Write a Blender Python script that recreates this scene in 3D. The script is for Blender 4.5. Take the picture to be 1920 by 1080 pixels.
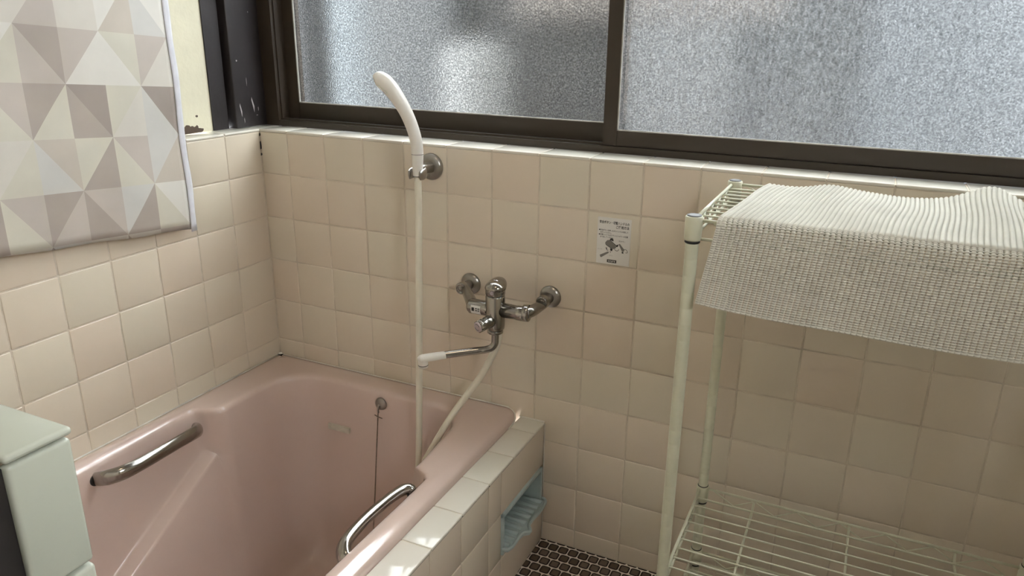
import bpy, math, random
from mathutils import Vector, Matrix
random.seed(7)
S = bpy.context.scene
for o in list(bpy.data.objects): bpy.data.objects.remove(o)
COL = S.collection

# ------------------------------------------------------------------ camera, world, lamps, exposure
cam_d = bpy.data.cameras.new('camera'); cam = bpy.data.objects.new('camera', cam_d); COL.objects.link(cam)
cam_d.sensor_width = 36; cam_d.lens = 26.453; cam_d.shift_x = -0.01422; cam_d.shift_y = -0.00463
cam_d.clip_start = 0.02
_r = ((0.9094, 0.4156, 0.0173), (-0.1469, 0.2820, 0.9481), (-0.3892, 0.8647, -0.3175))
_m = Matrix(((_r[0][0], _r[1][0], -_r[2][0]), (_r[0][1], _r[1][1], -_r[2][1]), (_r[0][2], _r[1][2], -_r[2][2])))
cam.matrix_world = Matrix.Translation((1.2311, -1.2850, 1.0559)) @ _m.to_4x4()
S.camera = cam
S.view_settings.view_transform = 'Standard'; S.view_settings.look = 'None'
S.view_settings.gamma = 1; S.view_settings.use_curve_mapping = False
S.view_settings.exposure = 0.08

W = bpy.data.worlds.new('overcast_sky'); S.world = W; W.use_nodes = True
wn = W.node_tree.nodes; wl = W.node_tree.links
bg = wn['Background']; bg.inputs['Strength'].default_value = 27.0
tc = wn.new('ShaderNodeTexCoord'); sep = wn.new('ShaderNodeSeparateXYZ'); rp = wn.new('ShaderNodeValToRGB')
wl.new(tc.outputs['Generated'], sep.inputs[0]); wl.new(sep.outputs['Z'], rp.inputs[0]); wl.new(rp.outputs[0], bg.inputs['Color'])
rp.color_ramp.elements[0].position = 0.0; rp.color_ramp.elements[0].color = (0.80, 0.82, 0.84, 1)
rp.color_ramp.elements[1].position = 0.8; rp.color_ramp.elements[1].color = (0.95, 0.98, 1.0, 1)

# ------------------------------------------------------------------ materials
def nodes_of(m):
    m.use_nodes = True
    return m.node_tree.nodes, m.node_tree.links, m.node_tree.nodes['Principled BSDF']
def mat(name, col, rough=0.4, metal=0.0, coat=0.0, bump=0.0, bscale=60, var=0.0, vscale=8, spec=0.5):
    m = bpy.data.materials.new(name); n, l, b = nodes_of(m)
    b.inputs['Base Color'].default_value = (*col, 1); b.inputs['Roughness'].default_value = rough
    b.inputs['Metallic'].default_value = metal; b.inputs['Coat Weight'].default_value = coat
    b.inputs['Coat Roughness'].default_value = 0.08; b.inputs['Specular IOR Level'].default_value = spec
    t = n.new('ShaderNodeTexCoord'); z = n.new('ShaderNodeTexNoise'); z.inputs['Scale'].default_value = vscale
    z.inputs['Detail'].default_value = 4
    l.new(t.outputs['Object'], z.inputs['Vector'])
    mx = n.new('ShaderNodeMixRGB'); mx.blend_type = 'MULTIPLY'; mx.inputs[0].default_value = 1
    r = n.new('ShaderNodeMapRange'); r.inputs['From Min'].default_value = .3; r.inputs['From Max'].default_value = .7
    r.inputs['To Min'].default_value = 1 - var; r.inputs['To Max'].default_value = 1
    l.new(z.outputs['Fac'], r.inputs['Value']); l.new(r.outputs['Result'], mx.inputs[2])
    mx.inputs[1].default_value = (*col, 1); l.new(mx.outputs[0], b.inputs['Base Color'])
    if bump:
        z2 = n.new('ShaderNodeTexNoise'); z2.inputs['Scale'].default_value = bscale; l.new(t.outputs['Object'], z2.inputs['Vector'])
        bp = n.new('ShaderNodeBump'); bp.inputs['Strength'].default_value = bump; bp.inputs['Distance'].default_value = 0.002
        l.new(z2.outputs['Fac'], bp.inputs['Height']); l.new(bp.outputs[0], b.inputs['Normal'])
    return m

def tile_mat(name, c1, c2, rough=0.13):
    m = mat(name, c1, rough, var=0.05, vscale=5, bump=0.06, bscale=14)
    n, l, b = nodes_of(m)
    at = n.new('ShaderNodeAttribute'); at.attribute_name = 'tint'
    mx = n.new('ShaderNodeMixRGB'); l.new(at.outputs['Fac'], mx.inputs[0])
    mx.inputs[1].default_value = (*c1, 1); mx.inputs[2].default_value = (*c2, 1)
    mul = [x for x in n if x.type == 'MIX_RGB' and x.blend_type == 'MULTIPLY'][0]
    l.new(mx.outputs[0], mul.inputs[1])
    return m
M = {}
M['tile'] = tile_mat('cream_glazed_tile', (0.672, 0.575, 0.465), (0.662, 0.60, 0.485))
M['tile_white'] = tile_mat('pale_ledge_tile', (0.72, 0.68, 0.60), (0.70, 0.68, 0.59), 0.10)
M['tile_green'] = tile_mat('pale_green_tile', (0.44, 0.46, 0.385), (0.44, 0.455, 0.385), 0.15)
M['grout'] = mat('grout', (0.66, 0.58, 0.47), 0.85, var=0.25, vscale=25, bump=0.3, bscale=300)
M['caulk'] = mat('white_caulk', (0.80, 0.76, 0.68), 0.5, var=0.25, vscale=30)
M['tub'] = mat('pink_enamel', (0.605, 0.475, 0.415), 0.16, coat=0.6, var=0.05, vscale=6, bump=0.03, bscale=9)
M['chrome'] = mat('chrome', (0.34, 0.325, 0.30), 0.17, metal=1.0, var=0.1, vscale=40)
M['chrome_dull'] = mat('dull_chrome', (0.36, 0.34, 0.31), 0.28, metal=1.0, var=0.2, vscale=60)
M['white_plastic'] = mat('white_plastic', (0.78, 0.76, 0.70), 0.28, var=0.06, vscale=20)
M['hose'] = mat('ivory_hose_vinyl', (0.74, 0.70, 0.58), 0.3, var=0.1, vscale=20)
M['wood'] = mat('dark_stained_wood', (0.022, 0.017, 0.018), 0.45, var=0.4, vscale=14, bump=0.25, bscale=60)
M['bronze'] = mat('bronze_aluminium', (0.030, 0.020, 0.0115), 0.5, var=0.15, vscale=10)
M['gasket'] = mat('grey_glazing_bead', (0.42, 0.41, 0.38), 0.5, var=0.3, vscale=50)
M['black'] = mat('black_rubber', (0.012, 0.011, 0.011), 0.5)
M['rack'] = mat('ivory_powder_coated_steel', (0.60, 0.60, 0.46), 0.32, var=0.10, vscale=30)
M['capgrey'] = mat('grey_cap_plastic', (0.15, 0.15, 0.15), 0.7)
M['mesh'] = mat('white_foam_mesh', (0.67, 0.66, 0.59), 0.8, var=0.10, vscale=18)
M['dish'] = mat('pale_blue_plastic', (0.42, 0.50, 0.49), 0.32, var=0.08, vscale=30)
M['sticker'] = mat('sticker_paper', (0.70, 0.68, 0.64), 0.4, var=0.05)
M['ink'] = mat('black_ink', (0.03, 0.028, 0.026), 0.5)
M['inkgrey'] = mat('grey_ink', (0.20, 0.19, 0.17), 0.5)
M['pink_cap'] = mat('pinkish_plastic_button', (0.50, 0.42, 0.44), 0.35)
M['label'] = mat('faded_paper_label', (0.56, 0.52, 0.43), 0.5, var=0.25, vscale=60)
M['ceil'] = mat('ceiling_paint', (0.30, 0.27, 0.23), 0.8, var=0.05)
M['strip'] = mat('translucent_white_film', (0.72, 0.73, 0.78), 0.45, var=0.12, vscale=40)
n, l, b = nodes_of(M['strip']); b.inputs['Transmission Weight'].default_value = 0.0
M['chain'] = mat('tarnished_chain', (0.30, 0.24, 0.19), 0.3, metal=1.0, var=0.5, vscale=200)

# plaster with a peeled brown patch
m = M['plaster'] = mat('cream_plaster', (0.78, 0.74, 0.57), 0.75, var=0.14, vscale=9, bump=0.3, bscale=90)
n, l, b = nodes_of(m)
t = n.new('ShaderNodeTexCoord'); nz = n.new('ShaderNodeTexNoise'); nz.inputs['Scale'].default_value = 60; nz.inputs['Detail'].default_value = 6
l.new(t.outputs['Object'], nz.inputs['Vector'])
def blob(cy, cz, ry, rz):
    mp = n.new('ShaderNodeMapping'); mp.inputs['Location'].default_value = (0, -cy / ry, -cz / rz); mp.inputs['Scale'].default_value = (0, 1 / ry, 1 / rz)
    l.new(t.outputs['Object'], mp.inputs[0])
    vl = n.new('ShaderNodeVectorMath'); vl.operation = 'LENGTH'; l.new(mp.outputs[0], vl.inputs[0])
    ad = n.new('ShaderNodeMath'); ad.operation = 'MULTIPLY_ADD'; l.new(nz.outputs['Fac'], ad.inputs[0]); ad.inputs[1].default_value = 2.2; l.new(vl.outputs['Value'], ad.inputs[2])
    lt = n.new('ShaderNodeMath'); lt.operation = 'LESS_THAN'; l.new(ad.outputs[0], lt.inputs[0]); lt.inputs[1].default_value = 2.05
    return lt
b1 = blob(-.138, .845, .022, .013); b2 = blob(-.112, .846, .010, .005); b3 = blob(-.1165, .876, .004, .003)
mx1 = n.new('ShaderNodeMath'); mx1.operation = 'MAXIMUM'; l.new(b1.outputs[0], mx1.inputs[0]); l.new(b2.outputs[0], mx1.inputs[1])
mx2 = n.new('ShaderNodeMath'); mx2.operation = 'MAXIMUM'; l.new(mx1.outputs[0], mx2.inputs[0]); l.new(b3.outputs[0], mx2.inputs[1])
mc = n.new('ShaderNodeMixRGB'); l.new(mx2.outputs[0], mc.inputs[0])
old = b.inputs['Base Color'].links[0].from_socket
l.new(old, mc.inputs[1]); mc.inputs[2].default_value = (0.07, 0.045, 0.028, 1); l.new(mc.outputs[0], b.inputs['Base Color'])

# mosaic floor
m = M['mosaic'] = bpy.data.materials.new('brown_mosaic_floor'); n, l, b = nodes_of(m)
def mth(op, a, bb=None, c=None):
    k = n.new('ShaderNodeMath'); k.operation = op
    for i, v in enumerate((a, bb, c)):
        if v is None: continue
        if isinstance(v, (int, float)): k.inputs[i].default_value = v
        else: l.new(v, k.inputs[i])
    return k.outputs[0]
t = n.new('ShaderNodeTexCoord'); sp = n.new('ShaderNodeSeparateXYZ'); l.new(t.outputs['Object'], sp.inputs[0])
PX, PY = .0228, .0243
v = mth('DIVIDE', mth('ADD', sp.outputs['Y'], .0045), PY); row = mth('FLOOR', v); fv = mth('SUBTRACT', v, row)
par = mth('MODULO', mth('ABSOLUTE', row), 2.0)
u = mth('ADD', mth('DIVIDE', mth('SUBTRACT', sp.outputs['X'], .7009), PX), mth('MULTIPLY', mth('SUBTRACT', 1.0, par), 0.5))
ci = mth('FLOOR', u); fu = mth('SUBTRACT', u, ci)
hx, hy, rr = .0105, .0108, .0052
qx = mth('MAXIMUM', mth('SUBTRACT', mth('ABSOLUTE', mth('MULTIPLY', mth('SUBTRACT', fu, .5), PX)), hx - rr), 0.0)
qy = mth('MAXIMUM', mth('SUBTRACT', mth('ABSOLUTE', mth('MULTIPLY', mth('SUBTRACT', fv, .5), PY)), hy - rr), 0.0)
d = mth('SUBTRACT', mth('SQRT', mth('ADD', mth('MULTIPLY', qx, qx), mth('MULTIPLY', qy, qy))), rr)
cb = n.new('ShaderNodeCombineXYZ'); l.new(ci, cb.inputs[0]); l.new(row, cb.inputs[1])
wnz = n.new('ShaderNodeTexWhiteNoise'); l.new(cb.outputs[0], wnz.inputs['Vector'])
tr = n.new('ShaderNodeValToRGB'); l.new(wnz.outputs['Value'], tr.inputs[0])
tr.color_ramp.elements[0].color = (0.095, 0.070, 0.050, 1); tr.color_ramp.elements[1].color = (0.16, 0.125, 0.10, 1)
rim = n.new('ShaderNodeMapRange'); l.new(d, rim.inputs['Value']); rim.inputs['From Min'].default_value = -.0042; rim.inputs['From Max'].default_value = -.0018
c1 = n.new('ShaderNodeMixRGB'); l.new(rim.outputs[0], c1.inputs[0]); l.new(tr.outputs[0], c1.inputs[1]); c1.inputs[2].default_value = (.022, .012, .010, 1)
gm = mth('GREATER_THAN', d, 0.0)
c2 = n.new('ShaderNodeMixRGB'); l.new(gm, c2.inputs[0]); l.new(c1.outputs[0], c2.inputs[1]); c2.inputs[2].default_value = (.70, .62, .54, 1)
l.new(c2.outputs[0], b.inputs['Base Color'])
ro = n.new('ShaderNodeMapRange'); l.new(gm, ro.inputs['Value']); ro.inputs['To Min'].default_value = .25; ro.inputs['To Max'].default_value = .85; l.new(ro.outputs[0], b.inputs['Roughness'])
hh = n.new('ShaderNodeMapRange'); l.new(d, hh.inputs['Value']); hh.inputs['From Min'].default_value = -.003; hh.inputs['From Max'].default_value = .0003; hh.inputs['To Min'].default_value = 1; hh.inputs['To Max'].default_value = 0
bp = n.new('ShaderNodeBump'); bp.inputs['Distance'].default_value = .0015; bp.inputs['Strength'].default_value = .8; l.new(hh.outputs[0], bp.inputs['Height']); l.new(bp.outputs[0], b.inputs['Normal'])

# geometric curtain
m = M['curtain'] = bpy.data.materials.new('geometric_print_sheet'); n, l, b = nodes_of(m)
t = n.new('ShaderNodeTexCoord'); sp = n.new('ShaderNodeSeparateXYZ'); l.new(t.outputs['Object'], sp.inputs[0])
Y, Z = sp.outputs['Y'], sp.outputs['Z']
v = mth('DIVIDE', mth('SUBTRACT', mth('ADD', Z, mth('MULTIPLY', mth('ADD', Y, .37), .075)), .690), .0885)
u = mth('DIVIDE', mth('SUBTRACT', mth('ADD', Y, .3715), mth('MULTIPLY', mth('SUBTRACT', Z, .85), .0)), .07)
j = mth('FLOOR', v); i = mth('FLOOR', u); fv = mth('SUBTRACT', v, j); fu = mth('SUBTRACT', u, i)
par = mth('MODULO', mth('ABSOLUTE', mth('ADD', i, j)), 2.0)
fuu = mth('ADD', mth('MULTIPLY', fu, mth('SUBTRACT', 1.0, par)), mth('MULTIPLY', mth('SUBTRACT', 1.0, fu), par))
side = mth('GREATER_THAN', fv, fuu)
cb = n.new('ShaderNodeCombineXYZ'); l.new(i, cb.inputs[0]); l.new(j, cb.inputs[1]); l.new(mth('ADD', side, 12.0), cb.inputs[2])
wz = n.new('ShaderNodeTexWhiteNoise'); l.new(cb.outputs[0], wz.inputs['Vector'])
cr = n.new('ShaderNodeValToRGB'); cr.color_ramp.interpolation = 'CONSTANT'; l.new(wz.outputs['Value'], cr.inputs[0])
cols = [(0, (.60, .57, .51)), (.16, (.37, .32, .28)), (.30, (.66, .64, .59)), (.44, (.50, .45, .385)), (.56, (.30, .255, .225)), (.68, (.57, .545, .46)), (.80, (.475, .425, .38)), (.9, (.55, .54, .51))]
cr.color_ramp.elements[0].color = (*cols[0][1], 1)
cr.color_ramp.elements[1].position = cols[1][0]; cr.color_ramp.elements[1].color = (*cols[1][1], 1)
for p_, c_ in cols[2:]:
    e = cr.color_ramp.elements.new(p_); e.color = (*c_, 1)
nz = n.new('ShaderNodeTexNoise'); nz.inputs['Scale'].default_value = 9; nz.inputs['Detail'].default_value = 8; l.new(t.outputs['Object'], nz.inputs['Vector'])
mr = n.new('ShaderNodeMapRange'); l.new(nz.outputs['Fac'], mr.inputs['Value']); mr.inputs['From Min'].default_value = .3; mr.inputs['From Max'].default_value = .7; mr.inputs['To Min'].default_value = .88; mr.inputs['To Max'].default_value = 1.05
mm = n.new('ShaderNodeMixRGB'); mm.blend_type = 'MULTIPLY'; mm.inputs[0].default_value = 1; l.new(cr.outputs[0], mm.inputs[1]); l.new(mr.outputs[0], mm.inputs[2])
l.new(mm.outputs[0], b.inputs['Base Color']); b.inputs['Roughness'].default_value = .5

# frosted glass: rough refraction with a hammered surface, plus a dusty scattering share
def glass_mat(name, dust, rough, bump, bscale, streak):
    m = bpy.data.materials.new(name); m.use_nodes = True; n = m.node_tree.nodes; l = m.node_tree.links; n.clear()
    out = n.new('ShaderNodeOutputMaterial'); rf = n.new('ShaderNodeBsdfRefraction'); rf.inputs['IOR'].default_value = 1.25; rf.inputs['Roughness'].default_value = rough
    rf.inputs['Color'].default_value = (.93, .96, .96, 1)
    tl = n.new('ShaderNodeBsdfTranslucent'); tl.inputs['Color'].default_value = (.80, .84, .88, 1)
    gl = n.new('ShaderNodeBsdfGlossy'); gl.inputs['Roughness'].default_value = .25
    t = n.new('ShaderNodeTexCoord'); mp = n.new('ShaderNodeMapping'); l.new(t.outputs['Object'], mp.inputs[0]); mp.inputs['Scale'].default_value = (1, 1, streak)
    nz = n.new('ShaderNodeTexNoise'); nz.inputs['Scale'].default_value = bscale; nz.inputs['Detail'].default_value = 2; l.new(t.outputs['Object'], nz.inputs['Vector'])
    bp = n.new('ShaderNodeBump'); bp.inputs['Strength'].default_value = bump; bp.inputs['Distance'].default_value = .002; l.new(nz.outputs['Fac'], bp.inputs['Height'])
    cr_ = n.new('ShaderNodeValToRGB'); l.new(nz.outputs['Fac'], cr_.inputs[0]); cr_.color_ramp.elements[0].position = .36; cr_.color_ramp.elements[1].position = .66
    cr_.color_ramp.elements[0].color = (.50, .52, .525, 1); cr_.color_ramp.elements[1].color = (1, 1, 1, 1); l.new(cr_.outputs[0], rf.inputs['Color'])
    l.new(bp.outputs[0], rf.inputs['Normal']); l.new(bp.outputs[0], gl.inputs['Normal'])
    n2 = n.new('ShaderNodeTexNoise'); n2.inputs['Scale'].default_value = 260; n2.inputs['Detail'].default_value = 6; l.new(mp.outputs[0], n2.inputs['Vector'])
    mr = n.new('ShaderNodeMapRange'); l.new(n2.outputs['Fac'], mr.inputs['Value']); mr.inputs['From Min'].default_value = .35; mr.inputs['From Max'].default_value = .7
    mr.inputs['To Min'].default_value = dust * .45; mr.inputs['To Max'].default_value = dust * 2.2
    m1 = n.new('ShaderNodeMixShader'); l.new(mr.outputs[0], m1.inputs[0]); l.new(rf.outputs[0], m1.inputs[1]); l.new(tl.outputs[0], m1.inputs[2])
    m2 = n.new('ShaderNodeMixShader'); m2.inputs[0].default_value = .06; l.new(m1.outputs[0], m2.inputs[1]); l.new(gl.outputs[0], m2.inputs[2])
    l.new(m2.outputs[0], out.inputs[0])
    return m
M['glass_a'] = glass_mat('hammered_frosted_glass', .006, .17, .32, 330, 1)
M['glass_b'] = glass_mat('dusty_frosted_glass', .030, .24, .32, 360, .35)

# ------------------------------------------------------------------ mesh helpers
KR = 1.0
class MB:
    def __init__(s): s.v = []; s.f = []; s.mi = []; s.sm = []; s.t = []
    def add(s, vs, fs, mi=0, smooth=True, tint=None):
        o = len(s.v); s.v += [tuple(p) for p in vs]; s.f += [tuple(i + o for i in f) for f in fs]
        s.mi += [mi] * len(fs); s.sm += [smooth] * len(fs); s.t += [tint if tint is not None else .5] * len(vs)
    def box(s, a, b, mi=0):
        x0, y0, z0 = a; x1, y1, z1 = b
        s.add([(x0, y0, z0), (x1, y0, z0), (x1, y1, z0), (x0, y1, z0), (x0, y0, z1), (x1, y0, z1), (x1, y1, z1), (x0, y1, z1)],
              [(0, 3, 2, 1), (4, 5, 6, 7), (0, 1, 5, 4), (1, 2, 6, 5), (2, 3, 7, 6), (3, 0, 4, 7)], mi, False)
    def rbox(s, a, b, r, mi=0, tint=None):
        L = [b[i] - a[i] for i in range(3)]; r = min(r, min(L) * .499)
        P = [[0, .4 * r, r, l_ - r, l_ - .4 * r, l_] for l_ in L]
        idx = {}; vs = []; fs = []
        def vert(i, j, k):
            key = (i, j, k)
            if key not in idx:
                p = [P[0][i], P[1][j], P[2][k]]; q = [min(max(p[c], r), L[c] - r) for c in range(3)]
                d = Vector([p[c] - q[c] for c in range(3)])
                if d.length > 1e-9: d = d.normalized() * r
                idx[key] = len(vs); vs.append([a[c] + q[c] + d[c] for c in range(3)])
            return idx[key]
        for ax in range(3):
            for sd in (0, 5):
                for i in range(5):
                    for j in range(5):
                        c = []
                        for di, dj in ((0, 0), (1, 0), (1, 1), (0, 1)):
                            k = [0, 0, 0]; k[ax] = sd; k[(ax + 1) % 3] = i + di; k[(ax + 2) % 3] = j + dj
                            c.append(vert(*k))
                        fs.append(c if sd else c[::-1])
        s.add(vs, fs, mi, True, tint)
    def lathe(s, prof, org, axis, n=32, mi=0, smooth=True):
        # prof: list of (r, h) along axis
        ax = Vector(axis).normalized(); up = Vector((0, 0, 1)) if abs(ax.z) < .9 else Vector((1, 0, 0)); prof = [(a_ * KR, b_) for a_, b_ in prof]
        e1 = ax.cross(up).normalized(); e2 = ax.cross(e1); O = Vector(org); vs = []; fs = []
        for r, h in prof:
            for k in range(n):
                a = 2 * math.pi * k / n; vs.append(O + ax * h + (e1 * math.cos(a) + e2 * math.sin(a)) * max(r, 1e-5))
        for i in range(len(prof) - 1):
            for k in range(n):
                k2 = (k + 1) % n; fs.append((i * n + k, i * n + k2, (i + 1) * n + k2, (i + 1) * n + k))
        fs.append(tuple(range(n))[::-1]); fs.append(tuple(range((len(prof) - 1) * n, len(prof) * n)))
        s.add(vs, fs, mi, smooth)
    def tube(s, path, rad, n=16, mi=0, sub=6, flat=(1, 1), up=None, cap=True, smooth_path=True):
        P = [Vector(p) for p in path]; R = list(rad) if hasattr(rad, '__len__') else [rad] * len(P)
        R = [r_ * KR for r_ in R]
        if smooth_path and len(P) > 2:
            Q = []; RR = []
            for i in range(len(P) - 1):
                p0 = P[max(i - 1, 0)]; p1 = P[i]; p2 = P[i + 1]; p3 = P[min(i + 2, len(P) - 1)]
                for k in range(sub):
                    t = k / sub
                    Q.append(.5 * ((2 * p1) + (p2 - p0) * t + (2 * p0 - 5 * p1 + 4 * p2 - p3) * t * t + (-p0 + 3 * p1 - 3 * p2 + p3) * t ** 3))
                    RR.append(R[i] * (1 - t) + R[i + 1] * t)
            Q.append(P[-1]); RR.append(R[-1]); P, R = Q, RR
        T = [(P[min(i + 1, len(P) - 1)] - P[max(i - 1, 0)]).normalized() for i in range(len(P))]
        nrm = Vector(up) if up else (Vector((0, 0, 1)) if abs(T[0].z) < .9 else Vector((1, 0, 0)))
        vs = []; fs = []
        for i, p in enumerate(P):
            nrm = (nrm - T[i] * nrm.dot(T[i])).normalized(); bn = T[i].cross(nrm)
            for k in range(n):
                a = 2 * math.pi * k / n
                vs.append(p + (nrm * math.cos(a) * flat[0] + bn * math.sin(a) * flat[1]) * R[i])
        for i in range(len(P) - 1):
            for k in range(n):
                k2 = (k + 1) % n; fs.append((i * n + k, i * n + k2, (i + 1) * n + k2, (i + 1) * n + k))
        if cap: fs.append(tuple(range(n))[::-1]); fs.append(tuple(range((len(P) - 1) * n, len(P) * n)))
        s.add(vs, fs, mi)
    def build(s, name, mats, parent=None):
        me = bpy.data.meshes.new(name); me.from_pydata(s.v, [], s.f)
        for mm_ in (mats if isinstance(mats, (list, tuple)) else [mats]): me.materials.append(mm_)
        me.polygons.foreach_set('material_index', s.mi); me.polygons.foreach_set('use_smooth', s.sm)
        at = me.attributes.new('tint', 'FLOAT', 'POINT'); at.data.foreach_set('value', s.t)
        me.update(); o = bpy.data.objects.new(name, me); COL.objects.link(o)
        if parent is not None: o.parent = parent; o.matrix_parent_inverse = Matrix.Translation(-parent.location)
        return o
def empty(name, loc, label=None, cat=None, group=None):
    o = bpy.data.objects.new(name, None); COL.objects.link(o); o.location = loc; o.empty_display_size = .02
    return tag(o, label, cat, group)
def tag(o, label=None, cat=None, group=None):
    if label: o['label'] = label
    if cat: o['category'] = cat
    if group: o['group'] = group
    return o
def struct(o): o['kind'] = 'structure'; return o

ZT = .842; TA = .0749; TC = .1013; P_ = .1
GAP = .0011   # half joint
def lines(start, step, lo, hi):
    L = [lo]; x = start
    while x < hi - .004:
        if x > lo + .004: L.append(x)
        x += step
    L.append(hi); return L
def tile_field(mb, axis, plane, sgn, us, vs, th=.006, skip=None, mi=0, r=.0017):
    """tiles on plane (axis 0:x, 1:y, 2:z) facing sgn; us, vs are joint lines on the other two axes in order"""
    for i in range(len(us) - 1):
        for j in range(len(vs) - 1):
            u0, u1, v0, v1 = us[i] + GAP, us[i + 1] - GAP, vs[j] + GAP, vs[j + 1] - GAP
            if u1 - u0 < .004 or v1 - v0 < .004: continue
            if skip and skip((u0 + u1) / 2, (v0 + v1) / 2): continue
            pj = random.uniform(-.0003, .0003)
            a = [0, 0, 0]; b = [0, 0, 0]; o = [k for k in range(3) if k != axis]
            a[o[0]], b[o[0]], a[o[1]], b[o[1]] = u0, u1, v0, v1
            a[axis], b[axis] = sorted((plane + sgn * pj, plane - sgn * th))
            mb.rbox(a, b, r, mi, random.random())
ZR = [0.0] + [ZT - .0974 - .1 * k for k in range(7, -1, -1)]       # horizontal joints
XL = lines(TA, .1, 0.0, 1.85)
YL = sorted([-y for y in lines(TC, .1, 0.0, 1.9)])
DEPTH_B = .0015

# ------------------------------------------------------------------ the room
w = MB(); w.box((-.02, .0011, -.3), (1.87, .062, .8355), 1)
tile_field(w, 1, 0.0, -1, XL, ZR + [.8365])
struct(w.build('wall_back', [M['tile'], M['grout']]))
w = MB()
for i in range(len(XL) - 1):
    x0, x1 = XL[i] + .0009, XL[i + 1] - .0009
    if i == 0: x0 = -.0005
    w.rbox((x0, -.0008, .8362), (x1, .072, ZT), .0022, 0, random.random())
w.box((-.05, .0006, .835), (1.85, .07, .8405), 1)
struct(w.build('trim_1', [M['tile_white'], M['grout']]))

w = MB(); w.box((-.062, -1.9, -.3), (-.0011, .03, .8355), 1)
tile_field(w, 0, 0.0, 1, YL, ZR + [.8365])
struct(w.build('wall_left', [M['tile'], M['grout']]))
w = MB()
for i in range(len(YL) - 1):
    w.rbox((-.062, YL[i] + .0009, .8362), (.0008, YL[i + 1] - .0009 if i < len(YL) - 2 else .066, ZT), .0022, 0, random.random())
w.box((-.06, -1.9, .835), (-.0006, .06, .8405), 1)
struct(w.build('trim_2', [M['tile_white'], M['grout']]))
# dark gaps in the corner joint
w = MB()
for z0, z1 in ((.826, .834), (.797, .816), (.783, .790)):
    w.add([(.0006, -.0030, z0), (.0034, -.0012, z0 + .002), (.0036, -.0012, (z0 + z1) / 2), (.0024, -.0012, z1), (.0005, -.0028, z1 - .002), (.0014, -.0036, (z0 + z1) / 2)],
          [(0, 1, 2, 5), (5, 2, 3, 4)], 0, False)
struct(w.build('trim_3', [M['black']]))

w = MB(); w.box((-.12, -1.9, .8425), (-.055, -.0765, 2.15)); struct(w.build('wall_left_upper', [M['plaster']]))
# dark corner posts
w = MB(); w.box((-.12, -.0775, .8425), (-.052, -.035, 1.85)); struct(w.build('trim_4', [M['wood']]))
w = MB(); w.box((-.12, -.036, .8425), (-.075, -.015, 1.85)); struct(w.build('trim_5', [M['black']]))
w = MB(); w.rbox((-.13, -.0275, .8425), (-.036, .066, 1.85), .003); post = struct(w.build('trim_6', [M['wood']]))
# chips and scratches on the post
w = MB()
def chip(y, z, dy, dz, lean=0):
    x = -.0357
    w.add([(x, y, z), (x, y + dy, z + dz * .4), (x, y + dy * .6 + lean, z + dz), (x, y - dy * .3 + lean, z + dz * .8)], [(0, 1, 2, 3)], 0, False)
for c in ((-.012, .983, .0035, .004, 0), (-.010, .866, .0012, .030, -.004), (-.004, .852, .001, .012, 0), (.028, .873, .0012, .034, -.006), (.040, .875, .0016, .010, 0), (.034, .866, .004, .0015, 0), (.035, 1.083, .0015, .004, 0), (.012, .93, .0008, .02, 0)):
    chip(*c)
struct(w.build('trim_7', [mat('pale_scratch', (.45, .42, .42), .6)]))

# the window: aluminium frame with two sliding sashes
win = struct(empty('window_1', (.88, .08, ZT)))
ZW = 1.80
def wpart(name, mb, m_):
    o = mb.build(name, m_, win); return o
w = MB(); w.box((-.032, .0648, ZT + .0008), (1.86, .150, .8555)); w.box((-.032, .072, .855), (1.86, .076, .8600))
w.box((-.032, .0648, ZW), (1.86, .150, ZW + .03)); w.box((-.075, .0645, ZT), (-.0005, .150, ZW)); w.box((-.002, .073, ZT), (.003, .150, ZW))
w.box((1.84, .0648, ZT), (1.86, .150, ZW))
wpart('window_frame', w, M['bronze'])
def sash(x0, x1, y, sl, sr, zb, name):
    w = MB(); t_ = .022
    w.box((x0, y, .8575), (x0 + sl, y + t_, ZW)); w.box((x1 - sr, y, .8575), (x1, y + t_, ZW))
    w.box((x0, y + .0015, .8575), (x1, y + t_ - .001, zb)); w.box((x0, y + .0015, ZW - .04), (x1, y + t_ - .001, ZW))
    o = w.build(name, M['bronze'], win)
    g = MB(); e = .0022
    gy = y + .0004
    for a, b in (((x0 + sl, gy, zb), (x1 - sr, gy + .004, zb + e)), ((x0 + sl, gy, zb), (x0 + sl + e, gy + .004, ZW - .04)), ((x1 - sr - e, gy, zb), (x1 - sr, gy + .004, ZW - .04))):
        g.box(a, b)
    go = g.build('glazing_bead', M['gasket'], o); go.parent = o; go.matrix_parent_inverse = Matrix.Translation(-win.location)
    go.matrix_parent_inverse = (Matrix.Translation(o.location) @ o.matrix_parent_inverse @ Matrix.Translation(win.location)).inverted() if False else Matrix()
    return o
s1 = sash(.003, .80, .098, .029, .028, .893, 'left_sash')
s2 = sash(.7735, 1.845, .067, .0265, .03, .8845, 'right_sash')
w = MB(); w.box((.03, .1055, .89), (.775, .1095, ZW - .038)); wpart('left_pane', w, M['glass_a'])
w = MB(); w.box((.798, .0755, .88), (1.82, .0795, ZW - .038)); wpart('right_pane', w, M['glass_b'])

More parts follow.
